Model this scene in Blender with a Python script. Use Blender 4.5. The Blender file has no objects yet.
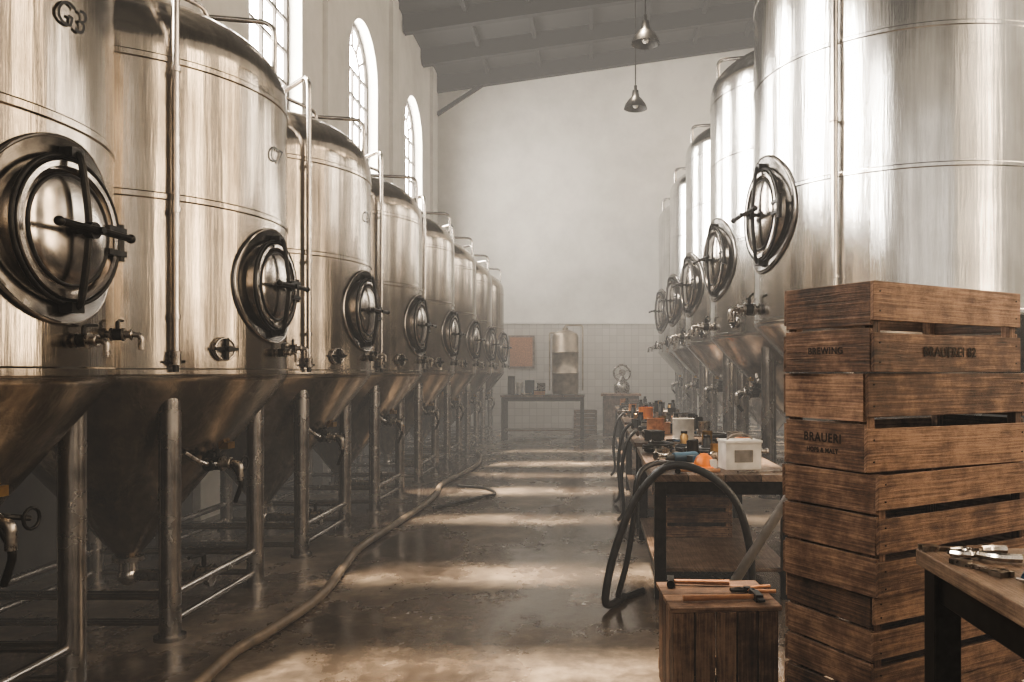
import bpy, math, random
from mathutils import Matrix, Vector, Euler
random.seed(7)
R=math.radians
scene=bpy.context.scene
try:
    scene.view_settings.view_transform='AgX'; scene.view_settings.look='AgX - Very High Contrast'; scene.view_settings.exposure=0.05
except Exception as e: print(e)

# ------------------------------------------------------------------ builder
class B:
    def __init__(s):
        s.v=[];s.f=[];s.m=[];s.sm=[];s.uv=[];s.var=[];s.M=Matrix.Identity(4)
    def add(s,verts,faces,mat=0,smooth=False,uvs=None,var=None):
        o=len(s.v)
        s.v+= [tuple(s.M@Vector(p)) for p in verts]
        if var is None: var=random.random()
        for i,f in enumerate(faces):
            s.f.append([a+o for a in f]); s.m.append(mat); s.sm.append(smooth); s.var.append(var)
            s.uv += (uvs[i] if uvs else [(0.0,0.0)]*len(f))
    def box(s,c,size,rot=None,mat=0,var=None):
        hx,hy,hz=[a/2 for a in size]
        P=[Vector((x*hx,y*hy,z*hz)) for x in(-1,1) for y in(-1,1) for z in(-1,1)]
        F=[(0,1,3,2),(4,6,7,5),(0,4,5,1),(2,3,7,6),(0,2,6,4),(1,5,7,3)]
        L=max(range(3),key=lambda i:size[i]); o=[i for i in range(3) if i!=L]
        ou,ov=random.random()*9,random.random()*9
        uvs=[[(P[i][L]+ou,P[i][o[0]]+P[i][o[1]]+ov) for i in f] for f in F]
        Rm=Matrix.Identity(3)
        if rot is not None:
            Rm = rot if isinstance(rot,Matrix) else Euler(rot).to_matrix()
        c=Vector(c)
        s.add([c+Rm@p for p in P],F,mat,False,uvs,var)
    def beam(s,p0,p1,w,h,mat=0):
        p0=Vector(p0);p1=Vector(p1);d=p1-p0
        x=d.normalized(); up=Vector((0,0,1))
        if abs(x.z)>.95: up=Vector((0,1,0))
        y=up.cross(x).normalized(); z=x.cross(y)
        Rm=Matrix((x,y,z)).transposed()
        s.box((p0+p1)/2,(d.length,w,h),Rm,mat)
    def cyl(s,p0,p1,r0,r1=None,seg=16,mat=0,caps=True,smooth=True):
        r1=r0 if r1 is None else r1
        p0=Vector(p0);p1=Vector(p1);d=(p1-p0)
        z=d.normalized(); a=Vector((1,0,0)) if abs(z.x)<.9 else Vector((0,1,0))
        x=z.cross(a).normalized(); y=z.cross(x)
        vs=[]
        for p,r in((p0,r0),(p1,r1)):
            for i in range(seg):
                t=2*math.pi*i/seg
                vs.append(p+x*(r*math.cos(t))+y*(r*math.sin(t)))
        fs=[(i,(i+1)%seg,seg+(i+1)%seg,seg+i) for i in range(seg)]
        ou=random.random()*9;L=d.length
        uvs=[[(ou,i/seg*.3),(ou,(i+1)/seg*.3),(ou+L,(i+1)/seg*.3),(ou+L,i/seg*.3)] for i in range(seg)]
        var=random.random()
        s.add(vs,fs,mat,smooth,uvs,var)
        if caps:
            s.add(vs,[tuple(reversed(range(seg))),tuple(range(seg,2*seg))],mat,False,None,var)
    def lathe(s,prof,origin=(0,0,0),axis='Z',seg=32,mat=0,smooth=True,fx=None):
        vs=[];n=len(prof)
        for pi_,(r,h) in enumerate(prof):
            for i in range(seg):
                t=2*math.pi*i/seg
                c,q=r*math.cos(t),r*math.sin(t)
                if axis=='Z': p=Vector((c,q,h))
                elif axis=='X': p=Vector((h+(fx(c,pi_) if fx else 0),c,q))
                else: p=Vector((q,h,c))
                vs.append(p+Vector(origin))
        fs=[];uvs=[]
        for j in range(n-1):
            for i in range(seg):
                k=(i+1)%seg
                fs.append((j*seg+i,j*seg+k,(j+1)*seg+k,(j+1)*seg+i))
                uvs.append([(i/seg,prof[j][1]),((i+1)/seg,prof[j][1]),((i+1)/seg,prof[j+1][1]),(i/seg,prof[j+1][1])])
        s.add(vs,fs,mat,smooth,uvs)
    def tube(s,pts,r,seg=10,mat=0):
        pts=[Vector(p) for p in pts];n=len(pts)
        rr=r if isinstance(r,(list,tuple)) else [r]*n
        T=[(pts[min(i+1,n-1)]-pts[max(i-1,0)]).normalized() for i in range(n)]
        a=Vector((0,0,1)) if abs(T[0].z)<.9 else Vector((1,0,0))
        x=T[0].cross(a).normalized();vs=[]
        for i in range(n):
            x=(x-T[i]*x.dot(T[i])).normalized(); y=T[i].cross(x)
            for k in range(seg):
                t=2*math.pi*k/seg
                vs.append(pts[i]+x*(rr[i]*math.cos(t))+y*(rr[i]*math.sin(t)))
        fs=[];uvs=[]
        for j in range(n-1):
            for k in range(seg):
                l=(k+1)%seg
                fs.append((j*seg+k,j*seg+l,(j+1)*seg+l,(j+1)*seg+k)); uvs.append([(j*.1,k*.03),(j*.1,(k+1)*.03),(j*.1+.1,(k+1)*.03),(j*.1+.1,k*.03)])
        fs.append(tuple(reversed(range(seg))));uvs.append([(0,0)]*seg)
        fs.append(tuple(range((n-1)*seg,n*seg)));uvs.append([(0,0)]*seg)
        s.add(vs,fs,mat,True,uvs)
    def sphere(s,c,r,mat=0,seg=16,sc=(1,1,1)):
        old=s.M.copy()
        s.M=s.M@Matrix.Translation(Vector(c))@Matrix.Diagonal((sc[0],sc[1],sc[2],1))
        s.lathe([(max(r*math.sin(math.pi*i/8),1e-4),-r*math.cos(math.pi*i/8)) for i in range(9)],seg=seg,mat=mat)
        s.M=old
    def torus(s,c,Rr,r,axis='Z',seg=32,mat=0,ms=10,fx=None):
        s.lathe([(Rr+r*math.cos(2*math.pi*i/ms),r*math.sin(2*math.pi*i/ms)) for i in range(ms+1)],origin=c,axis=axis,seg=seg,mat=mat,fx=fx)
    def mesh(s,name,mats):
        me=bpy.data.meshes.new(name)
        me.from_pydata(s.v,[],s.f)
        for m in mats: me.materials.append(m)
        me.polygons.foreach_set('material_index',s.m)
        me.polygons.foreach_set('use_smooth',s.sm)
        uv=me.uv_layers.new(name='UVMap')
        uv.data.foreach_set('uv',[c for p in s.uv for c in p])
        at=me.attributes.new('var','FLOAT','FACE'); at.data.foreach_set('value',s.var)
        me.update()
        if any(s.sm): me.set_sharp_from_angle(angle=R(38))
        return me
    def obj(s,name,mats,parent=None,loc=(0,0,0),rz=0,bevel=0):
        return place(s.mesh(name,mats),name,parent,loc,rz,bevel)
def place(me,name,parent=None,loc=(0,0,0),rz=0,bevel=0):
    o=bpy.data.objects.new(name,me); scene.collection.objects.link(o)
    o.location=loc;o.rotation_euler=(0,0,rz)
    if parent: o.parent=parent
    if bevel:
        m=o.modifiers.new('bev','BEVEL');m.width=bevel;m.segments=2;m.limit_method='ANGLE';m.angle_limit=R(50)
    return o
def empty(name,loc=(0,0,0),rz=0):
    o=bpy.data.objects.new(name,None);scene.collection.objects.link(o);o.location=loc;o.rotation_euler=(0,0,rz);o.empty_display_size=.1
    return o
def smooth_path(pts,n=8):
    pts=[Vector(p) for p in pts];out=[]
    for i in range(len(pts)-1):
        p0=pts[max(i-1,0)];p1=pts[i];p2=pts[i+1];p3=pts[min(i+2,len(pts)-1)]
        for k in range(n):
            t=k/n
            out.append(.5*((2*p1)+(p2-p0)*t+(2*p0-5*p1+4*p2-p3)*t*t+(3*p1-p0-3*p2+p3)*t**3))
    out.append(pts[-1]);return out
def round_path(pts,r=.08,n=5):
    pts=[Vector(p) for p in pts];out=[pts[0]]
    for i in range(1,len(pts)-1):
        a=(pts[i-1]-pts[i]);b=(pts[i+1]-pts[i])
        rr=min(r,a.length*.45,b.length*.45)
        A=pts[i]+a.normalized()*rr;C=pts[i]+b.normalized()*rr
        for k in range(n+1):
            t=k/n; out.append(A*(1-t)**2+pts[i]*2*t*(1-t)+C*t*t)
    out.append(pts[-1]);return out

# ------------------------------------------------------------------ materials
def nm(name):
    m=bpy.data.materials.new(name);m.use_nodes=True
    nt=m.node_tree;b=nt.nodes['Principled BSDF'];return m,nt,b
def N(nt,t,**k):
    n=nt.nodes.new(t)
    for a,v in k.items(): setattr(n,a,v)
    return n
def ramp(nt,stops):
    r=N(nt,'ShaderNodeValToRGB');e=r.color_ramp.elements
    e[0].position=stops[0][0];e[0].color=(*stops[0][1],1)
    e[1].position=stops[-1][0];e[1].color=(*stops[-1][1],1)
    for p,c in stops[1:-1]:
        q=e.new(p);q.color=(*c,1)
    return r
def plain(name,col,rough=.5,metal=0,noise=.15,scale=12,bump=.0):
    m,nt,b=nm(name)
    tc=N(nt,'ShaderNodeTexCoord');no=N(nt,'ShaderNodeTexNoise');no.inputs['Scale'].default_value=scale;no.inputs['Detail'].default_value=4
    nt.links.new(tc.outputs['Object'],no.inputs['Vector'])
    lo=tuple(c*(1-noise*1.6) for c in col);hi=tuple(min(1,c*(1+noise)) for c in col)
    r=ramp(nt,[(.3,lo),(.7,hi)]);nt.links.new(no.outputs['Fac'],r.inputs['Fac']);nt.links.new(r.outputs['Color'],b.inputs['Base Color'])
    b.inputs['Metallic'].default_value=metal
    mr=N(nt,'ShaderNodeMapRange');mr.inputs[3].default_value=max(rough-.1,.03);mr.inputs[4].default_value=min(1,rough+.12)
    nt.links.new(no.outputs['Fac'],mr.inputs[0]);nt.links.new(mr.outputs[0],b.inputs['Roughness'])
    if bump:
        bp=N(nt,'ShaderNodeBump');bp.inputs['Strength'].default_value=bump;bp.inputs['Distance'].default_value=.01
        nt.links.new(no.outputs['Fac'],bp.inputs['Height']);nt.links.new(bp.outputs[0],b.inputs['Normal'])
    return m
def brushed(name,lo,hi,rough=.3,aniso=.75):
    m,nt,b=nm(name);L=nt.links.new
    tc=N(nt,'ShaderNodeTexCoord')
    mp2=N(nt,'ShaderNodeMapping');mp2.inputs['Scale'].default_value=(9,9,.4);L(tc.outputs['Object'],mp2.inputs[0])
    n2=N(nt,'ShaderNodeTexNoise');n2.inputs['Scale'].default_value=1.6;n2.inputs['Detail'].default_value=6;n2.inputs['Roughness'].default_value=.6;L(mp2.outputs[0],n2.inputs['Vector'])
    n3=N(nt,'ShaderNodeTexNoise');n3.inputs['Scale'].default_value=1.5;n3.inputs['Detail'].default_value=6;L(tc.outputs['Object'],n3.inputs['Vector'])
    a=N(nt,'ShaderNodeMath',operation='ADD');L(n2.outputs['Fac'],a.inputs[0]);L(n3.outputs['Fac'],a.inputs[1])
    h=N(nt,'ShaderNodeMath',operation='MULTIPLY');h.inputs[1].default_value=.5;L(a.outputs[0],h.inputs[0])
    r=ramp(nt,[(.36,lo),(.62,hi)]);L(h.outputs[0],r.inputs['Fac']);L(r.outputs['Color'],b.inputs['Base Color'])
    mr=N(nt,'ShaderNodeMapRange');mr.inputs[1].default_value=.3;mr.inputs[2].default_value=.7;mr.inputs[3].default_value=rough+.05;mr.inputs[4].default_value=rough-.05;L(h.outputs[0],mr.inputs[0]);L(mr.outputs[0],b.inputs['Roughness'])
    b.inputs['Metallic'].default_value=1
    b.inputs['Anisotropic'].default_value=aniso
    tg=N(nt,'ShaderNodeTangent',direction_type='RADIAL',axis='Z');L(tg.outputs[0],b.inputs['Tangent'])
    bp2=N(nt,'ShaderNodeBump');bp2.inputs['Strength'].default_value=.18;bp2.inputs['Distance'].default_value=.02;L(n2.outputs['Fac'],bp2.inputs['Height']);L(bp2.outputs[0],b.inputs['Normal'])
    return m
def wood(name,c0,c1,c2,rough=.6):
    m,nt,b=nm(name);L=nt.links.new
    uv=N(nt,'ShaderNodeUVMap');mp=N(nt,'ShaderNodeMapping');mp.inputs['Scale'].default_value=(1.2,34,1);L(uv.outputs[0],mp.inputs[0])
    n=N(nt,'ShaderNodeTexNoise');n.inputs['Scale'].default_value=3;n.inputs['Detail'].default_value=9;n.inputs['Roughness'].default_value=.65;n.inputs['Distortion'].default_value=.5;L(mp.outputs[0],n.inputs['Vector'])
    tc=N(nt,'ShaderNodeTexCoord');n2=N(nt,'ShaderNodeTexNoise');n2.inputs['Scale'].default_value=6;n2.inputs['Detail'].default_value=9;n2.inputs['Roughness'].default_value=.75;L(tc.outputs['Object'],n2.inputs['Vector'])
    at=N(nt,'ShaderNodeAttribute',attribute_name='var')
    a=N(nt,'ShaderNodeMath',operation='MULTIPLY_ADD');a.inputs[1].default_value=.35;L(at.outputs['Fac'],a.inputs[0]);L(n.outputs['Fac'],a.inputs[2])
    a2=N(nt,'ShaderNodeMath',operation='MULTIPLY_ADD');a2.inputs[1].default_value=1.2;L(n2.outputs['Fac'],a2.inputs[0]);L(a.outputs[0],a2.inputs[2])
    s=N(nt,'ShaderNodeMath',operation='MULTIPLY');s.inputs[1].default_value=.405;L(a2.outputs[0],s.inputs[0])
    r=ramp(nt,[(.38,c0),(.5,c1),(.64,c2)]);L(s.outputs[0],r.inputs['Fac']);L(r.outputs['Color'],b.inputs['Base Color'])
    b.inputs['Roughness'].default_value=rough
    bp=N(nt,'ShaderNodeBump');bp.inputs['Strength'].default_value=.7;bp.inputs['Distance'].default_value=.005;L(n.outputs['Fac'],bp.inputs['Height']);L(bp.outputs[0],b.inputs['Normal'])
    return m
M={}
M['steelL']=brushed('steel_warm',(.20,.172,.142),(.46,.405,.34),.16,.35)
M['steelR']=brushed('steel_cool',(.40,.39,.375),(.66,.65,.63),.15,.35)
M['pipe']=plain('steel_pipe',(.50,.46,.42),.2,1,.1,9)
M['fit']=plain('steel_fitting',(.32,.285,.25),.28,1,.25,25)
M['dark']=plain('dark_metal',(.030,.028,.026),.38,.85,.3,20)
M['ring']=plain('manway_ring_steel',(.12,.11,.10),.22,1,.3,14)
M['door']=plain('manway_door_steel',(.42,.38,.34),.18,1,.25,8)
M['leg']=plain('leg_steel',(.36,.335,.31),.24,1,.2,7)
M['rubber']=plain('black_rubber',(.024,.024,.025),.4,0,.2,15)
M['hose']=plain('tan_hose',(.18,.135,.095),.42,0,.2,10)
M['greypipe']=plain('grey_plastic_pipe',(.16,.14,.12),.4,0,.2,8)
M['wood']=wood('crate_wood',(.018,.010,.006),(.11,.056,.031),(.32,.19,.115))
M['wood2']=wood('bench_wood',(.03,.018,.012),(.11,.067,.043),(.25,.17,.115),.4)
M['handle']=wood('handle_wood',(.22,.09,.04),(.40,.18,.08),(.55,.28,.13),.45)
M['white']=plain('white_plastic',(.62,.58,.52),.45,0,.15,8)
M['orange']=plain('orange_plastic',(.80,.22,.02),.4,0,.1,9)
M['blue']=plain('blue_plastic',(.02,.06,.10),.4,0,.1,9)
M['brass']=plain('brass',(.45,.28,.11),.3,1,.2,14)
M['ink']=plain('stencil_ink',(.03,.019,.012),.8,0,.6,60)
M['cork']=plain('cork_board',(.36,.15,.06),.8,0,.2,30)
M['cloth']=plain('rag_cloth',(.22,.19,.16),.9,0,.2,14,.5)

def plaster(name,col,dirt,sc=.7):
    m,nt,b=nm(name);L=nt.links.new
    tc=N(nt,'ShaderNodeTexCoord');n=N(nt,'ShaderNodeTexNoise');n.inputs['Scale'].default_value=sc;n.inputs['Detail'].default_value=8;n.inputs['Roughness'].default_value=.65;L(tc.outputs['Object'],n.inputs['Vector'])
    r=ramp(nt,[(.3,dirt),(.6,col)]);L(n.outputs['Fac'],r.inputs['Fac']);L(r.outputs['Color'],b.inputs['Base Color']);b.inputs['Roughness'].default_value=.85
    return m
M['plaster']=plaster('wall_plaster',(.64,.61,.56),(.53,.505,.46))
M['brown']=plaster('dark_dado_paint',(.09,.078,.066),(.05,.043,.037))  # dark brown for the lower wall band and the window frames
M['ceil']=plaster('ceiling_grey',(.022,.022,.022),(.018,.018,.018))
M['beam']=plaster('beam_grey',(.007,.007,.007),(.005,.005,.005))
m,nt,b=nm('wall_tile');L=nt.links.new
tc=N(nt,'ShaderNodeTexCoord');mp=N(nt,'ShaderNodeMapping');mp.inputs['Rotation'].default_value=(R(90),0,0);L(tc.outputs['Object'],mp.inputs[0])
br=N(nt,'ShaderNodeTexBrick');br.offset=0;br.inputs['Color1'].default_value=(.46,.425,.375,1);br.inputs['Color2'].default_value=(.42,.385,.34,1);br.inputs['Mortar'].default_value=(.36,.33,.29,1)
br.inputs['Scale'].default_value=1;br.inputs['Brick Width'].default_value=.2;br.inputs['Row Height'].default_value=.2;br.inputs['Mortar Size'].default_value=.007;L(mp.outputs[0],br.inputs['Vector'])
L(br.outputs['Color'],b.inputs['Base Color']);b.inputs['Roughness'].default_value=.35;M['tile']=m
m,nt,b=nm('wet_concrete_floor');L=nt.links.new
tc=N(nt,'ShaderNodeTexCoord')
n=N(nt,'ShaderNodeTexNoise');n.inputs['Scale'].default_value=1.1;n.inputs['Detail'].default_value=11;n.inputs['Roughness'].default_value=.68;L(tc.outputs['Object'],n.inputs['Vector'])
n2=N(nt,'ShaderNodeTexNoise');n2.inputs['Scale'].default_value=11;n2.inputs['Detail'].default_value=8;n2.inputs['Roughness'].default_value=.65;L(tc.outputs['Object'],n2.inputs['Vector'])
n3=N(nt,'ShaderNodeTexNoise');n3.inputs['Scale'].default_value=.75;n3.inputs['Detail'].default_value=9;n3.inputs['Roughness'].default_value=.6
mp=N(nt,'ShaderNodeMapping');mp.inputs['Location'].default_value=(3.3,1.7,0);mp.inputs['Scale'].default_value=(1.3,.8,1);L(tc.outputs['Object'],mp.inputs[0]);L(mp.outputs[0],n3.inputs['Vector'])
mx=N(nt,'ShaderNodeMath',operation='MULTIPLY_ADD');mx.inputs[1].default_value=.45;L(n2.outputs['Fac'],mx.inputs[0]);L(n.outputs['Fac'],mx.inputs[2])
r=ramp(nt,[(.56,(.075,.058,.045)),(.70,(.15,.118,.092)),(.86,(.29,.235,.185))]);L(mx.outputs[0],r.inputs['Fac'])
wet=ramp(nt,[(.43,(0,0,0)),(.56,(1,1,1))]);L(n3.outputs['Fac'],wet.inputs['Fac'])
dk=N(nt,'ShaderNodeMix',data_type='RGBA',blend_type='MULTIPLY');dk.inputs['B'].default_value=(.52,.49,.47,1);L(wet.outputs['Color'],dk.inputs['Factor']);L(r.outputs['Color'],dk.inputs['A']);L(dk.outputs['Result'],b.inputs['Base Color'])
rr=N(nt,'ShaderNodeMath',operation='MULTIPLY_ADD');rr.inputs[1].default_value=.24;rr.inputs[2].default_value=0;L(n2.outputs['Fac'],rr.inputs[0])
mr=N(nt,'ShaderNodeMapRange');mr.inputs[3].default_value=.25;mr.inputs[4].default_value=.0;L(wet.outputs['Color'],mr.inputs[0])
ra=N(nt,'ShaderNodeMath',operation='ADD');L(mr.outputs[0],ra.inputs[0]);L(rr.outputs[0],ra.inputs[1]);L(ra.outputs[0],b.inputs['Roughness'])
bs=N(nt,'ShaderNodeMapRange');bs.inputs[3].default_value=.6;bs.inputs[4].default_value=.16;L(wet.outputs['Color'],bs.inputs[0])
bp=N(nt,'ShaderNodeBump');bp.inputs['Distance'].default_value=.012;L(bs.outputs[0],bp.inputs['Strength']);L(mx.outputs[0],bp.inputs['Height']);L(bp.outputs[0],b.inputs['Normal'])
b.inputs['Specular IOR Level'].default_value=.7
M['floor']=m
def pane(name,col,st):
    m,nt,b=nm(name);b.inputs['Base Color'].default_value=(.8,.8,.8,1);b.inputs['Emission Color'].default_value=(*col,1);b.inputs['Emission Strength'].default_value=st;return m
M['pane']=pane('daylit_glass',(1,.955,.89),30)
M['paneR']=pane('warm_fill_glass',(1,.81,.59),8)  # unseen right-hand windows, shaped and tinted to throw warm light on left tanks
M['fillF']=pane('front_fill_glass',(1,.95,.9),1.0)  # weak glow added for frontal fill

# ------------------------------------------------------------------ room
XL,XR,YB,YF=-4.32,5.35,22.0,-6.0
EAVE=9.6;SL=.145
def roofz(x): return EAVE+SL*(x-XL)
b=B();b.box(((XL+XR)/2,(YB+YF)/2,-.1),(XR-XL+1,YB-YF+1,.2));b.obj('floor',[M['floor']])
b=B()
b.add([(XL-.4,YB,-.2),(XR+.4,YB,-.2),(XR+.4,YB,roofz(XR+.4)),(XL-.4,YB,roofz(XL-.4)),(XL-.4,YB+.3,-.2),(XR+.4,YB+.3,-.2),(XR+.4,YB+.3,roofz(XR+.4)),(XL-.4,YB+.3,roofz(XL-.4))],[(0,1,2,3),(5,4,7,6),(0,3,7,4),(1,5,6,2)])
b.obj('wall_back',[M['plaster']])
b=B();b.box(((XL+XR)/2,YB-.02,1.46),(XR-XL,.04,2.92));b.obj('wall_back_tiles',[M['tile']])
b=B();b.box(((XL+XR)/2,YB-.035,2.95),(XR-XL,.07,.06));b.obj('trim_1',[M['plaster']])
b=B();b.add([(XL-.4,YF,-.2),(XR+.4,YF,-.2),(XR+.4,YF,roofz(XR+.4)),(XL-.4,YF,roofz(XL-.4))],[(3,2,1,0)]);b.obj('wall_front',[M['plaster']])
WC=[-1.4,2.7,6.8,10.9,15.0,19.1];W=.9;SPR=7.25
def side_wall(name,x,sgn,top,SILL):
    b=B();t=x+sgn*.35
    ys=[YF]
    for c in WC: ys+=[c-W,c+W]
    ys.append(YB)
    b.add([(x,YF,-.1),(x,YB,-.1),(x,YB,1.55),(x,YF,1.55)],[(0,1,2,3)],1)  # darker band along the bottom of the wall
    b.add([(x,YF,1.55),(x,YB,1.55),(x,YB,SILL),(x,YF,SILL)],[(0,1,2,3)])
    for i in range(0,len(ys),2):
        b.add([(x,ys[i],SILL),(x,ys[i+1],SILL),(x,ys[i+1],top),(x,ys[i],top)],[(0,1,2,3)])
    n=20
    for c in WC:
        b.add([(x,c-W,SILL),(x,c+W,SILL),(t,c+W,SILL),(t,c-W,SILL)],[(0,1,2,3)])
        for q in(-W,W): b.add([(x,c+q,SILL),(x,c+q,SPR),(t,c+q,SPR),(t,c+q,SILL)],[(0,1,2,3)])
        P=[(c-W*math.cos(math.pi*k/n),SPR+W*math.sin(math.pi*k/n)) for k in range(n+1)]
        for k in range(n):
            (y0,z0),(y1,z1)=P[k],P[k+1]
            b.add([(x,y0,z0),(x,y1,z1),(x,y1,top),(x,y0,top)],[(0,1,2,3)])
            b.add([(x,y0,z0),(x,y1,z1),(t,y1,z1),(t,y0,z0)],[(0,1,2,3)])
    for c in [-3.5,.65,4.75,8.85,12.95,17.05,21.2]:
        b.box((x-sgn*.04,c,top/2),(.08,.5,top))
    b.obj(name,[M['plaster'],M['brown']])
SILLS={XL:4.4,XR:1.6}
side_wall('wall_left',XL,-1,EAVE,4.4);side_wall('wall_right',XR,1,roofz(XR),1.6)
wi=0
for x,sgn in((XL,-1),(XR,1)):
    SILL=SILLS[x]
    for c in WC:
        wi+=1;b=B();xp=x+sgn*.27;xf=x+sgn*.23
        n=20;P=[(c-W*math.cos(math.pi*k/n),SPR+W*math.sin(math.pi*k/n)) for k in range(n+1)]
        poly=[(xp,c-W,SILL)]+[(xp,y,z) for y,z in P]+[(xp,c+W,SILL)]
        b.add(poly,[tuple(range(len(poly)))],0)
        fr=.06
        b.box((xf,c-W+fr/2,(SILL+SPR)/2),(.06,fr,SPR-SILL),mat=1);b.box((xf,c+W-fr/2,(SILL+SPR)/2),(.06,fr,SPR-SILL),mat=1);b.box((xf,c,SILL+.04),(.06,2*W,.08),mat=1)
        b.tube([(xf,c-(W-.03)*math.cos(math.pi*k/n),SPR+(W-.03)*math.sin(math.pi*k/n)) for k in range(n+1)],.035,6,1)
        b.tube([(xf,c-(W*.5)*math.cos(math.pi*k/n),SPR+(W*.5)*math.sin(math.pi*k/n)) for k in range(n+1)],.02,6,1)
        for q in(-.45,0,.45): b.box((xf,c+q,(SILL+SPR)/2),(.05,.042,SPR-SILL),mat=1)
        z=SILL+.47
        while z<SPR+.05: b.box((xf,c,z),(.05,2*W-.05,.042),mat=1); z+=.475
        for a in(30,60,90,120,150): b.beam((xf,c+.45*math.cos(R(a)),SPR+.45*math.sin(R(a))),(xf,c+.87*math.cos(R(a)),SPR+.87*math.sin(R(a))),.035,.035,1)
        b.obj('fill_pane_%d'%wi,[M['pane' if x<0 else 'paneR'],M['brown']])
for c in(-2.2,.6,3.4):  # unseen glowing panes behind the camera, added to fill from the front
    wi+=1;b=B();b.box((c,YF+.02,5),(1.6,.02,5),mat=0)
    for q in(-.8,-.27,.27,.8): b.box((c+q,YF+.05,5),(.05,.05,5),mat=1)
    for z in range(11): b.box((c,YF+.05,2.5+z*.5),(1.6,.05,.04),mat=1)
    b.obj('fill_pane_%d'%wi,[M['fillF'],M['leg']])
BAND_SLOTS=[(6.2,.15),(7.95,.15),(9.9,.10),(11.6,.17),(13.0,.11),(14.3,.2),(16.2,.12)];SX0,SX1=-3.7,.9  # unseen roof slots, added and spaced to cast light bands on the floor
b=B()
def slab(x0,x1,y0,y1):
    b.add([(x0,y0,roofz(x0)),(x1,y0,roofz(x1)),(x1,y1,roofz(x1)),(x0,y1,roofz(x0)),(x0,y0,roofz(x0)+.1),(x1,y0,roofz(x1)+.1),(x1,y1,roofz(x1)+.1),(x0,y1,roofz(x0)+.1)],
      [(3,2,1,0),(4,5,6,7),(0,1,5,4),(1,2,6,5),(2,3,7,6),(3,0,4,7)])
y=YF
for s,SW in BAND_SLOTS:
    slab(XL-.4,XR+.4,y,s-SW); slab(XL-.4,SX0,s-SW,s+SW); slab(SX1,XR+.4,s-SW,s+SW); y=s+SW
slab(XL-.4,XR+.4,y,YB+.3)
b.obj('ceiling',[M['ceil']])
b=B()
for y in(0,3.5,5.2,7.1,8.9,10.7,12.3,15.2,18.0,19.9,21.75):
    b.beam((XL,y,roofz(XL)-.2),(XR,y,roofz(XR)-.2),.18,.40)
b.beam((XL+.02,21.75,roofz(XL)-1.0),(XL+1.4,21.75,roofz(XL+1.4)-.3),.08,.1)
for x in(-2.9,-1.5,-.1,1.3,2.7,4.1):
    b.beam((x,YF,roofz(x)-.07),(x,YB,roofz(x)-.07),.10,.16)
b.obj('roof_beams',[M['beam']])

# ------------------------------------------------------------------ tanks
def tank_body(Rr,zc,zs,zt,z0,seams,mat,name):
    b=B()
    pr=[(.001,z0),(.07,z0),(.09,z0+.03)]
    pr+=[(Rr*.985,zc-.03),(Rr,zc)]
    for s in sorted(seams):
        pr+=[(Rr,s-.022),(Rr+.007,s-.014),(Rr+.007,s+.014),(Rr,s+.022)]
    pr+=[(Rr,zs)]
    h=zt-zs
    for k in range(1,17):
        t=math.pi/2*k/16; pr.append((max(Rr*math.cos(t)**.72,.001),zs+h*math.sin(t)))
    b.lathe(pr,seg=96)
    return b.mesh(name,[mat])
def add_manway(b,a,Rr,S=1.0):
    surf=lambda y,i=0: math.sqrt(max(Rr*Rr-y*y,0))-Rr
    b.lathe([(a*1.04,-.02),(a*1.03,.014),(a*1.0,.022),(a*.96,.020),(a*.80,.010),(a*.765,.010)],axis='X',seg=56,mat=1,fx=surf)
    b.torus((.016,0,0),a*1.01,.008,'X',56,3,8,surf)
    b.lathe([(a*.765,-.09),(a*.765,.030),(a*.745,.045),(a*.69,.045),(a*.675,.012),(a*.65,.012)],axis='X',seg=48,mat=3)
    b.torus((.032,0,0),a*.80,.010*S,'X',48,2)
    pr=[(a*.66,.015)]
    for k in range(1,8):
        t=math.pi/2*k/7; pr.append((max(a*.64*math.cos(t),.001),.018+.055*math.sin(t)))
    b.lathe(pr,axis='X',seg=40,mat=3)
    b.torus((.035,0,0),a*.60,.009,'X',40,2)
    pts=[(.05,0,-a*.84),(.08,0,-a*.78),(.105,0,-a*.35),(.115,0,0),(.105,0,a*.35),(.08,0,a*.78),(.05,0,a*.84)]
    b.tube(smooth_path(pts,4),.014*S,8,2)
    b.box((.04,0,a*.84),(.06,.07*S,.04*S),mat=2);b.box((.04,0,-a*.84),(.06,.07*S,.04*S),mat=2)
    b.cyl((.03,a*.84,-.08*S),(.03,a*.84,.08*S),.018*S,mat=2);b.box((.04,a*.72,.05),(.03,a*.3,.025),mat=2);b.box((.04,a*.72,-.05),(.03,a*.3,.025),mat=2)
    b.cyl((.07,0,0),(.18*S,0,0),.014*S,mat=2);b.cyl((.11,0,0),(.145,0,0),.034*S,mat=2)
    b.tube([(.15*S,-a*.55,0),(.155*S,0,0),(.15*S,a*.55,0)],.015*S,8,2)
    b.sphere((.15*S,-a*.56,0),.02*S,2);b.sphere((.15*S,a*.56,0),.02*S,2)
def add_valve(b,s=1.0,lever=True):
    b.cyl((-.12*s,0,0),(.16*s,0,0),.030*s,mat=3)
    b.cyl((.02*s,0,0),(.035*s,0,0),.055*s,mat=3);b.cyl((.04*s,0,0),(.10*s,0,0),.048*s,mat=2);b.cyl((.105*s,0,0),(.12*s,0,0),.055*s,mat=3)
    b.cyl((.07*s,0,.04*s),(.07*s,0,.10*s),.016*s,mat=2)
    if lever: b.tube([(.07*s,0,.10*s),(.07*s,.05*s,.115*s),(.07*s,.16*s,.12*s)],.012*s,8,2)
    b.torus((.17*s,0,0),.036*s,.009*s,'X',20,3)
    b.tube(round_path([(.15*s,0,0),(.24*s,0,0),(.24*s,0,-.12*s)],.06*s),.024*s,10,3)
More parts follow.
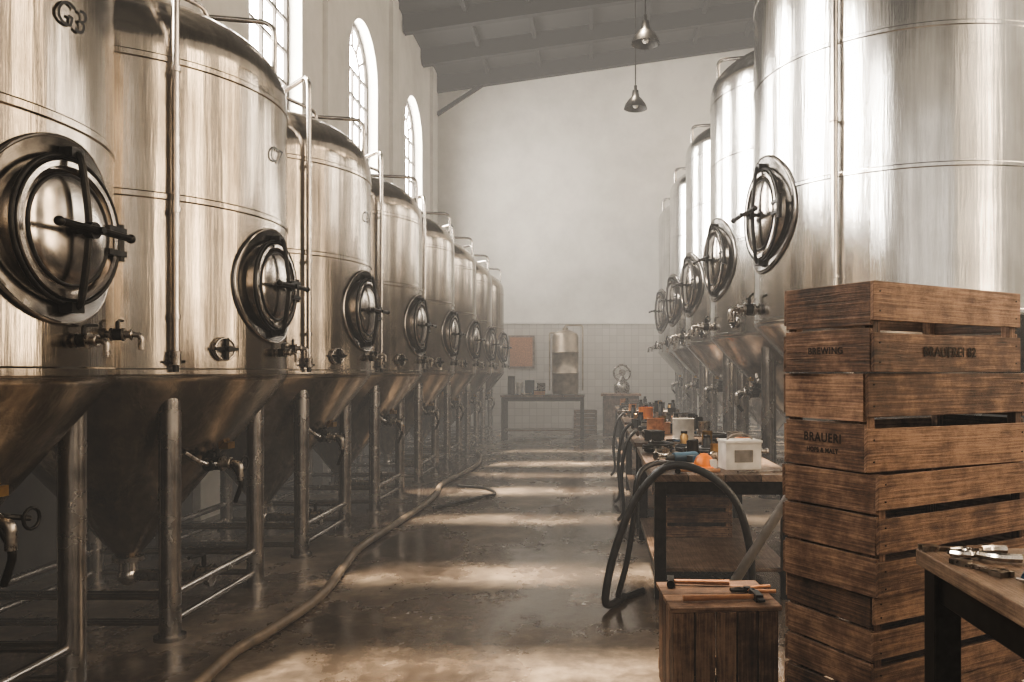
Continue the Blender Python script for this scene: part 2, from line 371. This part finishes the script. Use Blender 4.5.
def az(b,ang,r,z,roll=0):
    b.M=Matrix.Rotation(ang,4,'Z')@Matrix.Translation((r,0,z))@Matrix.Rotation(roll,4,'X')
def tank_parts(Rr,zc,zs,zt,z0,mw_a,mw_z,mw_az,side,legr):
    base=0 if side>0 else math.pi
    A=lambda deg: base-side*R(deg)
    out={}
    b=B();az(b,A(mw_az),Rr,mw_z);add_manway(b,mw_a,Rr,1 if Rr<1.2 else 1.35);out['manway']=b
    b=B();q=Rr*.85*math.sqrt(.5)
    zl=zc-.13
    for sx in(-1,1):
        for sy in(-1,1):
            b.cyl((sx*q,sy*q,.02),(sx*q,sy*q,zl),legr,seg=20,mat=0)
            b.sphere((sx*q,sy*q,zl),legr,0,20,(1,1,1.2))
            b.cyl((sx*q,sy*q,0),(sx*q,sy*q,.025),legr*1.45,seg=20,mat=0)
    for zz,rr in((.26,.028),(.10,.022)):
        for s in(-1,1):
            b.cyl((-q,s*q,zz),(q,s*q,zz),rr,mat=0);b.cyl((s*q,-q,zz+.0),(s*q,q,zz+.0),rr,mat=0)
    out['legs']=b
    b=B();pr=.021 if Rr<1.2 else .03
    a=A(47);ro=Rr+.07;top=zt+.12
    d=Vector((math.cos(a),math.sin(a),0))
    b.tube(round_path([d*ro+Vector((0,0,zc+.13)),d*ro+Vector((0,0,top)),d*.12+Vector((0,0,top)),d*.12+Vector((0,0,zt-.05))],.12),pr,10,0)
    for z in(zc+.35,(zc+zs)/2,zs-.15):
        b.cyl(d*(Rr-.01)+Vector((0,0,z)),d*(ro)+Vector((0,0,z)),.012,mat=0);b.cyl(d*ro+Vector((0,0,z-.015)),d*ro+Vector((0,0,z+.015)),pr*1.3,mat=0)
    a2=A(-12);d2=Vector((math.cos(a2),math.sin(a2),0));up=Vector((0,0,1))
    b.tube(round_path([d2*(Rr*.93)+up*(zs+.05),d2*(Rr*.93)+up*(zt+.05),d2*.2+up*(zt+.05),d2*.2+up*(zt-.05)],.1),pr*.9,10,0)
    a3=A(80);d3=Vector((math.cos(a3),math.sin(a3),0))
    b.tube(round_path([d3*(Rr*.8)+up*(zs+.1),d3*(Rr*.8)+up*(zt+.1),d2*(Rr*.5)+up*(zt+.1),d2*(Rr*.5)+up*(zt-.15)],.1),pr*.8,10,0)
    b.cyl((0,0,zt-.05),(0,0,zt+.08),.12,mat=0);b.cyl((0,0,zt+.08),(0,0,zt+.1),.15,mat=0)
    out['piping']=b
    b=B();S=.75 if Rr<1.2 else 1.3
    sv=zc+.17
    az(b,A(47),ro,zc+.12);b.cyl((0,0,.03),(0,0,-.05),.03,mat=3);b.cyl((0,0,-.05),(0,0,-.09),.018,mat=2);b.tube([(0,-.05,-.03),(0,.05,-.03)],.008,8,2)
    az(b,A(30),Rr,sv); b.cyl((-.02,0,0),(.03,0,0),.068,seg=24,mat=3);b.torus((.03,0,0),.066,.008,'X',24,0);b.box((.045,0,0),(.02,.15,.02),mat=2);b.box((.045,0,0),(.02,.02,.13),mat=2);b.cyl((.03,0,0),(.09,0,0),.018,mat=2)
    if Rr<1.2:
        az(b,A(0),Rr,zc+.16); add_valve(b,S*.75)
        az(b,A(-18),Rr,zc+.2); add_valve(b,S*.75)
    else:
        az(b,A(0),Rr,zc+.16); add_valve(b,S*.85)
        az(b,A(-20),Rr,zc+.18); add_valve(b,S*.75)
    zcv=z0+(zc-z0)*.52; rc=.09+(Rr*.985-.09)*((zcv-z0)/(zc-z0))
    S=.9 if Rr<1.2 else 1.4
    az(b,A(4),rc,zcv); add_valve(b,S*1.05)
    b.tube(round_path([(.2*S,0,-.02),(.27*S,0,-.12),(.2*S,.02,-.26)],.08),.018*S,10,2)
    b.box((.12*S,.05,.13*S),(.06,.09,.045),mat=4);b.box((.02,-.06,.06),(.12,.03,.03),mat=2)
    b.tube(round_path([(.1*S,-.04,0),(.1*S,-.22,.02),(.02,-.30,.1)],.05),.018*S,8,3);b.cyl((.1*S,-.13,0),(.1*S,-.16,0),.04*S,mat=2)
    b.tube(round_path([(.02,.08,.02),(.14*S,.12,0),(.16*S,.2,-.02)],.04),.014*S,8,2);b.torus((.17*S,.2,-.02),.05*S,.008,'X',18,2)
    b.M=Matrix.Identity(4)
    b.cyl((0,0,z0-.12),(0,0,z0+.05),.06,mat=0);b.cyl((0,0,z0-.03),(0,0,z0),.1,mat=3)
    b.M=Matrix.Rotation(A(0),4,'Z')@Matrix.Translation((0,0,z0-.13))
    b.sphere((0,0,0),.07,0);b.cyl((0,0,0),(Rr*.45,0,0),.04,mat=3);b.cyl((Rr*.45,0,0),(Rr*.45+.02,0,0),.075,mat=3);b.cyl((Rr*.45+.03,0,0),(Rr*.45+.09,0,0),.062,mat=3);b.cyl((Rr*.45+.1,0,0),(Rr*.45+.12,0,0),.075,mat=3)
    b.cyl((Rr*.45+.06,0,.05),(Rr*.45+.06,0,.14),.016,mat=2);b.tube([(Rr*.45+.06,0,.14),(Rr*.45+.06,-.2,.16)],.012,8,2)
    out['valves']=b
    return out
matset={'manway':['pipe','ring','dark','door'],'legs':['leg'],'piping':['pipe'],'valves':['pipe','fit','dark','fit','brass']}
def make_set(parts,tag):
    return {k:v.mesh(tag+'_'+k,[M[x] for x in matset[k]]) for k,v in parts.items()}
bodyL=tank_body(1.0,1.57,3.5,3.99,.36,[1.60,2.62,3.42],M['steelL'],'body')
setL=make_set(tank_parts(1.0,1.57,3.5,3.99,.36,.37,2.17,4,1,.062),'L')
def put_tank(body,st,x,y):
    e=empty('fermentation_tank',(x,y,0))
    place(body,'body',e)
    for k,me in st.items(): place(me,k,e)
    return e
for i,y in enumerate([1.2,3.3,5.4,7.55,9.85,12.15,14.4,16.6,18.8]):
    e=put_tank(bodyL,setL,-3.15,y)
    if i in(1,2,3):
        c=bpy.data.curves.new('painted_mark','FONT');c.body='C%d'%(9-i) if i!=1 else 'G3';c.size=.15;c.extrude=.0005;c.shear=.3;c.align_x='CENTER';c.align_y='CENTER';c.materials.append(M['dark'])
        o=bpy.data.objects.new('painted_mark',c);scene.collection.objects.link(o);o.parent=e
        a=R(-2);o.location=(1.008*math.cos(a),1.008*math.sin(a),3.05);o.rotation_euler=(R(90),0,a+R(90))
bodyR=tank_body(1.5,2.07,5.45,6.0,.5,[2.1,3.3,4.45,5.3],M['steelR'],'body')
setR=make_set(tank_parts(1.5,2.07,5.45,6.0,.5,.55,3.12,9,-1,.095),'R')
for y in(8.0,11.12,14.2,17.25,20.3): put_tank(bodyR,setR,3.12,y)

# ------------------------------------------------------------------ crates
def crate(b,Lx,Wy,H,n,gap=.032,jit=.004):
    t=.016
    hh=(H-gap*(n-1)-.004)/n
    g2=.010;h2=(H-g2*(n-1)-.004)/n
    for k in range(n):
        z=.002+hh/2+k*(hh+gap);z2=.002+h2/2+k*(h2+g2)
        for s in(-1,1):
            j=random.uniform(-jit,jit)
            b.box((j,s*(Wy/2-t/2),z),(Lx-.002,t,hh),rot=(random.uniform(-.02,.02),random.uniform(-.005,.005),0))
            b.box((s*(Lx/2-t/2+.001),j,z2),(t,Wy-2*t,h2),rot=(0,random.uniform(-.015,.015),0))
    for sx in(-1,1):
        for sy in(-1,1): b.box((sx*(Lx/2-t-.02),sy*(Wy/2-t-.02),H/2),(.04,.04,H-.004))
    m=5;w=(Wy-2*t)/m
    for k in range(m): b.box((0,-Wy/2+t+w*(k+.5),.012),(Lx-2*t,w-.008,.014))
    for sx in(-1,1):
        for k in range(n):
            z=.002+hh/2+k*(hh+gap)
            for q in(-.25,.25): b.cyl((sx*(Lx/2-.035),-Wy/2-.002,z+q*hh),(sx*(Lx/2-.035),-Wy/2+.002,z+q*hh),.004,seg=6,mat=1)
def text(s,parent,loc,size,rot=(R(90),0,0)):
    c=bpy.data.curves.new('stencil_text','FONT');c.body=s;c.size=size;c.extrude=.0004;c.align_x='CENTER';c.align_y='CENTER';c.materials.append(M['ink'])
    c.space_character=1.1;c.offset=.0008
    o=bpy.data.objects.new('stencil_text',c);scene.collection.objects.link(o);o.parent=parent;o.location=loc;o.rotation_euler=rot
ang=R(30)
Lx,Wy=.95,.466
cx=Vector((math.cos(ang),math.sin(ang),0));cy=Vector((-math.sin(ang),math.cos(ang),0))
C0=Vector((1.05,3.0,0))
zz=0
for i,(h,n,dx,da,dl) in enumerate([(.375,3,.0,1.6,.02),(.375,3,.012,-1.2,.02),(.46,3,.0,1.4,.035),(.38,2,-.012,-2.2,0),(.345,2,-.026,1.4,0)]):
    ctr=C0+cx*(Lx/2+dx)+cy*(Wy/2)
    b=B();crate(b,Lx+dl,Wy+dl,h,n,.045 if i>=3 else .032)
    o=b.obj('wooden_crate',[M['wood'],M['dark']],None,(ctr.x,ctr.y,zz),ang+R(da),.003)
    W2=(Wy+dl)/2
    if i==4:
        text('BRAUEREI 82',o,(-.02,-W2-.004,.08),.055);text('BREWING',o,(-(Lx+dl)/2-.004,0,.085),.038,(R(90),0,R(-90)))
    if i==3:
        text('BRAUERI',o,(-(Lx+dl)/2-.004,0,.12),.05,(R(90),0,R(-90)));text('HOPS & MALT',o,(-(Lx+dl)/2-.004,0,.07),.026,(R(90),0,R(-90)))
    if i==0: text('BREWERY 40',o,(0,-W2-.004,.06),.055)
    zz+=h+.002
b=B()
bw,bd,bh=.50,.46,.50
for k in range(5): b.box((-bw/2+bw*(k+.5)/5,-bd/2,bh/2-.01),(bw/5-.008,.018,bh-.03))
for k in range(5): b.box((-bw/2+bw*(k+.5)/5,bd/2,bh/2-.01),(bw/5-.008,.018,bh-.03))
for k in range(4):
    for s in(-1,1): b.box((s*(bw/2-.009),-bd/2+bd*(k+.5)/4,bh/2-.01),(.018,bd/4-.008,bh-.03))
for k in range(4): b.box((0,-bd/2+(bd+.02)*(k+.5)/4-.01,bh-.012),(bw+.03,bd/4-.002,.022))
for s in(-1,1): b.box((0,s*(bd/2+.012),.07),(bw,.014,.06))
b.obj('wooden_box',[M['wood'],M['dark']],None,(.60,3.98,0),R(4),.003)

# ------------------------------------------------------------------ tools
def T(b,x,y,z,rz=0,rx=0,ry=0,s=1): b.M=Matrix.Translation((x,y,z))@Euler((rx,ry,rz)).to_matrix().to_4x4()@Matrix.Scale(s,4)
def wrench(b,l=.26):
    b.box((0,0,.006),(l*.75,.022,.008),mat=0)
    for s in(-1,1):
        b.cyl((s*l*.42,0,.0),(s*l*.42,0,.014),.026,seg=12,mat=0)
        for q in(-1,1): b.box((s*l*.49,q*.018,.007),(.035,.012,.014),mat=0)
def hammer(b,l=.34):
    b.cyl((-l/2,0,.018),(l/2,0,.018),.015,.012,seg=10,mat=1)
    b.box((l/2,0,.02),(.035,.10,.035),mat=2);b.cyl((l/2,.05,.02),(l/2,.075,.02),.02,mat=2);b.box((l/2,-.065,.02),(.03,.05,.012),mat=2)
def pliers(b,l=.22,hm=3,jm=2,k=1):
    for s in(-1,1):
        b.tube(smooth_path([(-l*.6,s*.045*k,.012*k),(-l*.3,s*.04*k,.012*k),(0,s*.008*k,.012*k)],4),.010*k,8,hm)
        b.tube(smooth_path([(0,-s*.006*k,.012*k),(l*.15,-s*.02*k,.012*k),(l*.38,-s*.004*k,.012*k)],4),.009*k,8,jm)
    b.cyl((0,0,0),(0,0,.026*k),.018*k,mat=jm)
def driver(b,l=.24,hm=4):
    b.cyl((-l/2,0,.016),(-.02,0,.016),.016,.013,mat=hm);b.cyl((-.02,0,.016),(l/2,0,.016),.004,mat=0)
def jar(b,h=.12,r=.04,m=5):
    b.lathe([(.001,0),(r,0),(r,h*.75),(r*.7,h*.86),(r*.7,h),(.001,h)],seg=20,mat=m);b.cyl((0,0,h*.9),(0,0,h*1.04),r*.78,mat=2)
def can(b,h=.14,r=.05,m=5):
    b.lathe([(.001,0),(r,0),(r,.006),(r*.97,.01),(r*.97,h-.01),(r,h-.005),(r,h),(r*.9,h),(r*.9,h-.02),(.001,h-.02)],seg=24,mat=m)
def coil(b,r=.13,n=3,t=.014,m=6):
    pts=[((r+.01*math.sin(k))*math.cos(k*.3),(r+.01*math.cos(k*.7))*math.sin(k*.3),t+k*.3/6.28*t*1.6) for k in range(int(n*21))]
    b.tube(pts,t,8,m)
def pipeseg(b,l=.4,r=.02):
    b.cyl((-l/2,0,r*1.5),(l/2,0,r*1.5),r,mat=0)
    for s in(-1,1): b.cyl((s*l/2-.01,0,r*1.5),(s*l/2+.01,0,r*1.5),r*1.5,mat=0)
def clamp(b): b.torus((0,0,.012),.045,.010,'Z',20,0);b.box((.055,0,.012),(.04,.02,.022),mat=0);b.cyl((.06,-.03,.012),(.06,.03,.012),.006,mat=2)
def fitting(b):
    b.cyl((-.07,0,.036),(.07,0,.036),.022,mat=0);b.cyl((0,0,.036),(0,.08,.036),.02,mat=0);b.cyl((-.08,0,.036),(-.065,0,.036),.035,mat=0);b.cyl((.065,0,.036),(.08,0,.036),.035,mat=0);b.cyl((0,.07,.036),(0,.085,.036),.034,mat=0)
TM=[M['fit'],M['handle'],M['dark'],M['orange'],M['blue'],M['brass'],M['rubber'],M['white'],M['cloth'],M['pipe']]
def pile(name,x0,x1,y0,y1,z,n,seed,skip=(),nc=4):
    random.seed(seed);b=B();nr=max(1,n//nc)
    cells=[(x0+(x1-x0)*(i+.5)/nc,y0+(y1-y0)*(j+.5)/nr) for i in range(nc) for j in range(nr)]
    for cx_,cy_ in cells:
        if any(abs(cx_-sx)<.28 and abs(cy_-sy)<.28 for sx,sy in skip): continue
        T(b,cx_+random.uniform(-.04,.04),cy_+random.uniform(-.03,.03),z+.002,random.uniform(0,6.28))
        k=random.choice(['w','h','p','d','j','c','coil','pipe','cl','fit','fit','rag','j2','box','c2'])
        if k=='w': wrench(b,random.uniform(.2,.32))
        elif k=='h': hammer(b,.3)
        elif k=='p': pliers(b,.2,random.choice([3,4,6]))
        elif k=='d': driver(b,.24,random.choice([3,4,1]))
        elif k=='j': jar(b,random.uniform(.1,.2),.04,random.choice([5,2,6]))
        elif k=='j2': jar(b,random.uniform(.18,.26),.035,random.choice([2,6]));b.M=b.M@Matrix.Translation((.1,.02,0));can(b,.1,.04,0)
        elif k=='c': can(b,random.uniform(.1,.18),.05,random.choice([0,5,2,6]))
        elif k=='c2': can(b,random.uniform(.12,.2),.07,random.choice([0,8,2,1]))
        elif k=='box': b.box((0,0,.05),(.22,.14,.10),mat=random.choice([2,1,6,8]));b.box((0,0,.105),(.225,.145,.012),mat=2)
        elif k=='coil': coil(b,.11,3,.012,random.choice([6,2]))
        elif k=='pipe': pipeseg(b,random.uniform(.25,.42),random.uniform(.012,.022))
        elif k=='cl': clamp(b)
        elif k=='fit': fitting(b)
        else:
            b.sphere((0,0,.028),.08,8,12,(1.3,.9,.3))
    return b.obj(name,TM)
def bench(x0,x1,y0,y1,h,name='workbench',mt='wood2',shelf=True):
    b=B();n=4
    for k in range(n): b.box((x0+(x1-x0)*(k+.5)/n,(y0+y1)/2,h-.025),((x1-x0)/n-.004,y1-y0,.05),mat=0)
    for x in(x0+.06,x1-.06):
        for y in(y0+.06,y1-.06): b.box((x,y,(h-.05)/2),(.08,.08,h-.05),mat=1)
    for y in(y0+.06,y1-.06): b.box(((x0+x1)/2,y,h-.10),(x1-x0-.16,.05,.09),mat=1)
    for x in(x0+.06,x1-.06): b.box((x,(y0+y1)/2,h-.10),(.05,y1-y0-.16,.09),mat=1)
    for x in(x0+.06,x1-.06): b.box((x,(y0+y1)/2,.16),(.05,y1-y0-.16,.06),mat=1)
    if shelf: b.box(((x0+x1)/2,(y0+y1)/2,.2),(x1-x0-.06,y1-y0-.1,.025),mat=0)
    return b.obj(name,[M[mt],M['dark']],None,bevel=.004)
bh=.88
bench(.40,1.42,5.6,7.7,bh);bench(.40,1.40,8.15,10.9,bh);bench(.42,1.40,11.4,14.2,bh);bench(.42,1.40,14.7,17.2,bh)
pile('pile_of_tools',.46,1.38,6.40,7.65,bh,24,3)
pile('pile_of_tools',.50,1.36,8.2,10.8,bh,52,5,[(.62,9.0),(.95,8.6)])
pile('pile_of_tools',.50,1.36,11.5,14.1,bh,48,6,[(.75,11.8)])
pile('pile_of_tools',.50,1.36,14.8,17.1,bh,36,8)
random.seed(11)
for (x,y,z,a) in [(.85,6.9,.215,0),(.85,9.3,.215,90),(.9,10.3,.215,0),(.9,12.5,.215,90)]:
    b=B();crate(b,.6,.42,.34,3);b.obj('wooden_crate',[M['wood'],M['dark']],None,(x,y,z),R(a),.003)
b=B();b.box((0,0,.1),(.27,.2,.2),mat=0);b.box((0,0,.205),(.285,.215,.02),mat=0);b.box((0,-.102,.1),(.14,.004,.09),mat=1);b.tube(smooth_path([(-.1,0,.215),(-.05,0,.25),(.05,0,.25),(.1,0,.215)],5),.007,8,1)
b.obj('plastic_storage_box',[M['white'],M['cloth']],None,(1.08,5.98,bh+.001),R(8),.008)
b=B();b.lathe([(.001,0),(.075,0),(.08,.03),(.06,.09),(.025,.12),(.001,.125)],seg=24,mat=0);b.torus((0,0,.02),.08,.012,'Z',24,0);b.box((.06,-.05,.05),(.05,.03,.06),mat=1)
b.obj('orange_work_lamp',[M['orange'],M['white']],None,(.80,5.88,bh+.001),0)
def drill(name,x,y,z,rz,body='blue'):
    b=B();T(b,0,0,.055,0,R(90))
    b.cyl((-.1,0,0),(.08,0,0),.045,.04,mat=0);b.cyl((.08,0,0),(.14,0,0),.03,.022,mat=1);b.cyl((.14,0,0),(.22,0,0),.006,mat=2)
    b.sphere((-.1,0,0),.045,0);b.box((-.05,0,-.09),(.05,.04,.14),rot=(0,.2,0),mat=1);b.box((-.06,0,-.17),(.1,.055,.05),mat=0)
    return b.obj(name,[M[body],M['rubber'],M['fit']],None,(x,y,z),rz,.004)
drill('power_drill',.68,6.2,bh+.003,R(200))
b=B();hammer(b,.3);b.obj('hammer',TM,None,(.74,5.70,bh+.001),R(175))
b=B();wrench(b,.3);b.obj('wrench',TM,None,(1.18,5.72,bh+.001),R(10))
b=B();can(b,.2,.1,0);b.obj('metal_bucket',[M['cork']],None,(.68,9.0,bh+.001))
b=B();can(b,.22,.12,0);b.obj('metal_bucket',[M['white']],None,(.95,8.6,bh+.001))
b=B();can(b,.2,.11,0);b.obj('metal_bucket',[M['orange']],None,(.75,11.8,bh+.001))
bz=.50
for nme,f,x,y,r in(('hammer',lambda q:hammer(q,.36),.60,3.84,5),('pliers',lambda q:pliers(q,.22,1),.76,4.00,185),('hammer',lambda q:hammer(q,.30),.54,4.12,175)):
    b=B();f(b);b.obj(nme,TM,None,(x,y,bz+.001),R(r))
bench(1.0,2.0,.9,2.5,1.05,shelf=False)
for nme,f,x,y,r in(('wrench',lambda q:wrench(q,.2),1.12,2.465,178),('pliers',lambda q:pliers(q,.18,9,9,1.3),1.12,2.36,172),('pliers',lambda q:pliers(q,.19,4,9,1.4),1.225,2.13,60),('wrench',lambda q:wrench(q,.15),1.07,2.22,110),('screwdriver',lambda q:driver(q,.18,4),1.12,1.98,110),('pipe_fitting',lambda q:fitting(q),1.40,2.39,200)):
    b=B();f(b);b.obj(nme,TM,None,(x,y,1.051),R(r))

# ------------------------------------------------------------------ hoses
b=B();b.tube(smooth_path([(-1.75,2.4,.035),(-1.93,3.6,.035),(-2.02,4.4,.035),(-1.97,4.8,.035),(-1.92,5.6,.035),(-2.03,6.5,.035),(-2.10,7.2,.035),(-2.05,8.4,.035),(-2.02,9.6,.035),(-2.06,10.4,.035),(-2.14,11.3,.035),(-2.0,13,.035),(-2.06,14.4,.035),(-2.3,15.6,.035)],10),.034,12,0)
b.obj('floor_hose',[M['hose']])
b=B();b.tube(smooth_path([(-1.88,9.3,.02),(-1.45,10.1,.02),(-1.3,10.4,.02),(-1.5,10.9,.02),(-1.9,11.1,.02)],8),.018,10,0);b.obj('floor_hose',[M['rubber']])
b=B();b.tube(smooth_path([(1.05,5.42,.03),(1.06,5.40,.12),(1.03,5.35,.45),(.93,5.35,.75),(.72,5.4,.93),(.48,5.45,.95),(.27,5.45,.72),(.13,5.4,.38),(.07,5.35,.10),(.10,5.38,.035),(.2,5.6,.03)],10),.027,12,0)
b.obj('rubber_hose',[M['rubber']])
b=B();b.tube(smooth_path([(.62,6.0,bh+.03),(.42,5.75,bh+.06),(.30,5.6,bh-.02),(.27,5.55,.6),(.22,5.5,.3),(.16,5.5,.06),(.2,5.6,.025),(.35,5.8,.02)],10),.02,12,0)
b.obj('rubber_hose',[M['rubber']])
for (y0,zz) in((8.5,.0),(9.7,.0),(12.2,0)):
    b=B();b.tube(smooth_path([(.47,y0+.3,bh+.03),(.43,y0+.1,bh+.08),(.33,y0,bh-.05),(.28,y0-.05,.5),(.3,y0-.1,.15),(.25,y0,.03)],8),.02,10,0);b.obj('rubber_hose',[M['rubber']])
b=B();b.cyl((.78,5.2,.04),(1.27,5.1,.86),.032,mat=0);b.cyl((1.25,5.105,.83),(1.28,5.098,.88),.042,mat=0);b.cyl((.775,5.2,.035),(.80,5.195,.075),.04,mat=0);b.obj('grey_pipe',[M['greypipe']])

# ------------------------------------------------------------------ back of the hall
bench(-2.25,-.25,19.0,19.8,1.05,'work_table','wood2')
b=B();r=.32
b.lathe([(.001,.02),(r*.95,.02),(r,.06),(r,.5),(r+.015,.52),(r,.54),(r,1.0),(r+.015,1.02),(r,1.04),(r,1.4),(r*.9,1.48),(r*.5,1.55),(.001,1.57)],seg=40,mat=0)
b.cyl((0,0,1.5),(0,0,1.62),.07,mat=0);b.tube(round_path([(0,0,1.6),(0,0,1.68),(.42,0,1.68),(.42,0,.1)],.05),.02,8,0);b.tube(round_path([(-.15,0,1.5),(-.38,0,1.5),(-.38,0,.1)],.05),.018,8,0)
for a in range(3): b.cyl((.25*math.cos(a*2.1),.25*math.sin(a*2.1),0),(.25*math.cos(a*2.1),.25*math.sin(a*2.1),.05),.03,mat=0)
b.obj('brewing_kettle',[plain('kettle_bronze',(.42,.35,.27),.45,1,.15,6)],None,(-.72,19.4,1.051))
pile('pile_of_tools',-2.1,-1.2,19.05,19.3,1.05,3,12,(),3)
for x,h_,r_,mm in((-1.6,.35,.12,'blue'),(-1.32,.28,.11,'fit'),(-2.05,.45,.09,'dark'),(-1.84,.3,.08,'white')):
    b=B();can(b,h_,r_,0);b.obj('canister',[M[mm]],None,(x,19.6,1.051))
b=B();b.box((0,0,0),(.72,.03,.9),mat=0);b.box((0,-.02,0),(.62,.02,.8),mat=1);b.obj('cork_notice_board',[M['wood2'],M['cork']],None,(-2.02,21.93,2.15))
b=B();b.box((0,0,.5),(.9,.6,1.0),mat=0);b.box((0,0,1.03),(1.0,.7,.06),mat=1)
for s in(-1,1): b.box((s*.22,-.305,.5),(.40,.02,.85),mat=1);b.cyl((s*.05,-.33,.5),(s*.05,-.33,.62),.012,mat=2)
b.obj('wooden_cabinet',[M['wood2'],M['wood'],M['fit']],None,(.65,20.2,0),0,.006)
b=B();b.lathe([(.001,0),(.18,0),(.2,.12),(.2,.2),(.14,.3),(.06,.36),(.04,.42),(.001,.43)],seg=32,mat=0);b.torus((0,0,.52),.20,.03,'Y',28,0);b.cyl((0,-.03,.52),(0,.03,.52),.09,mat=0)
for a in range(4): b.beam((.09*math.cos(a*1.57+.4),0,.52+.09*math.sin(a*1.57+.4)),(.2*math.cos(a*1.57+.4),0,.52+.2*math.sin(a*1.57+.4)),.02,.02,0)
b.obj('hand_wheel_pump',[M['fit']],None,(.68,20.15,1.061))
b=B()
for k in range(2): crate(b,.6,.4,.3,3);b.M=Matrix.Translation((0,0,.31))
b.obj('wooden_crate',[M['wood'],M['dark']],None,(-.25,20.9,0),0)
for y,z in((13,6.95),(16.2,6.95)):
    b=B();b.lathe([(.03,.34),(.05,.33),(.07,.2),(.13,.14),(.2,.05),(.225,-.02),(.235,-.02),(.21,.06),(.14,.16),(.08,.22),(.06,.35),(.03,.36)],seg=32,mat=0)
    b.sphere((0,0,.05),.06,1);b.cyl((0,0,.34),(0,0,.45),.03,mat=0);b.cyl((0,0,.4),(0,0,roofz(.82)-z),.012,mat=0,seg=8);b.cyl((0,0,roofz(.82)-z-.05),(0,0,roofz(.82)-z),.06,mat=0)
    b.obj('pendant_lamp',[M['dark'],M['white']],None,(.82,y,z))
# ------------------------------------------------------------------ light
w=bpy.data.worlds.new('glowing_haze');scene.world=w;w.use_nodes=True;nt=w.node_tree
bg=nt.nodes['Background'];bg.inputs[0].default_value=(.92,.96,1,1);bg.inputs[1].default_value=1.0
SIG=.020;E=.0088
ab=N(nt,'ShaderNodeVolumeAbsorption');ab.inputs['Color'].default_value=(0,0,0,1);ab.inputs['Density'].default_value=SIG
em=N(nt,'ShaderNodeEmission');em.inputs['Color'].default_value=(1,.93,.84,1);em.inputs['Strength'].default_value=E  # the air itself glows, in place of scattered light
ad=N(nt,'ShaderNodeAddShader');nt.links.new(ab.outputs[0],ad.inputs[0]);nt.links.new(em.outputs[0],ad.inputs[1]);nt.links.new(ad.outputs[0],nt.nodes['World Output'].inputs['Volume'])
sd=bpy.data.lights.new('sun_lamp','SPOT');sd.energy=3.0e6;sd.shadow_soft_size=1.6;sd.color=(1,.85,.65);sd.spot_size=R(30);sd.spot_blend=.1
so=bpy.data.objects.new('sun_lamp',sd);scene.collection.objects.link(so)
so.location=(-9.7,16,60);d=Vector((-.7,10,0))-Vector(so.location);so.rotation_euler=d.to_track_quat('-Z','Y').to_euler()
# ------------------------------------------------------------------ camera
c=bpy.data.cameras.new('camera');c.sensor_width=36;c.lens=28.125;c.shift_x=-83/1024;c.shift_y=31/1024;c.clip_start=.05
co=bpy.data.objects.new('camera',c);scene.collection.objects.link(co);co.location=(0,0,1.6);co.rotation_euler=(R(90),0,0);scene.camera=co
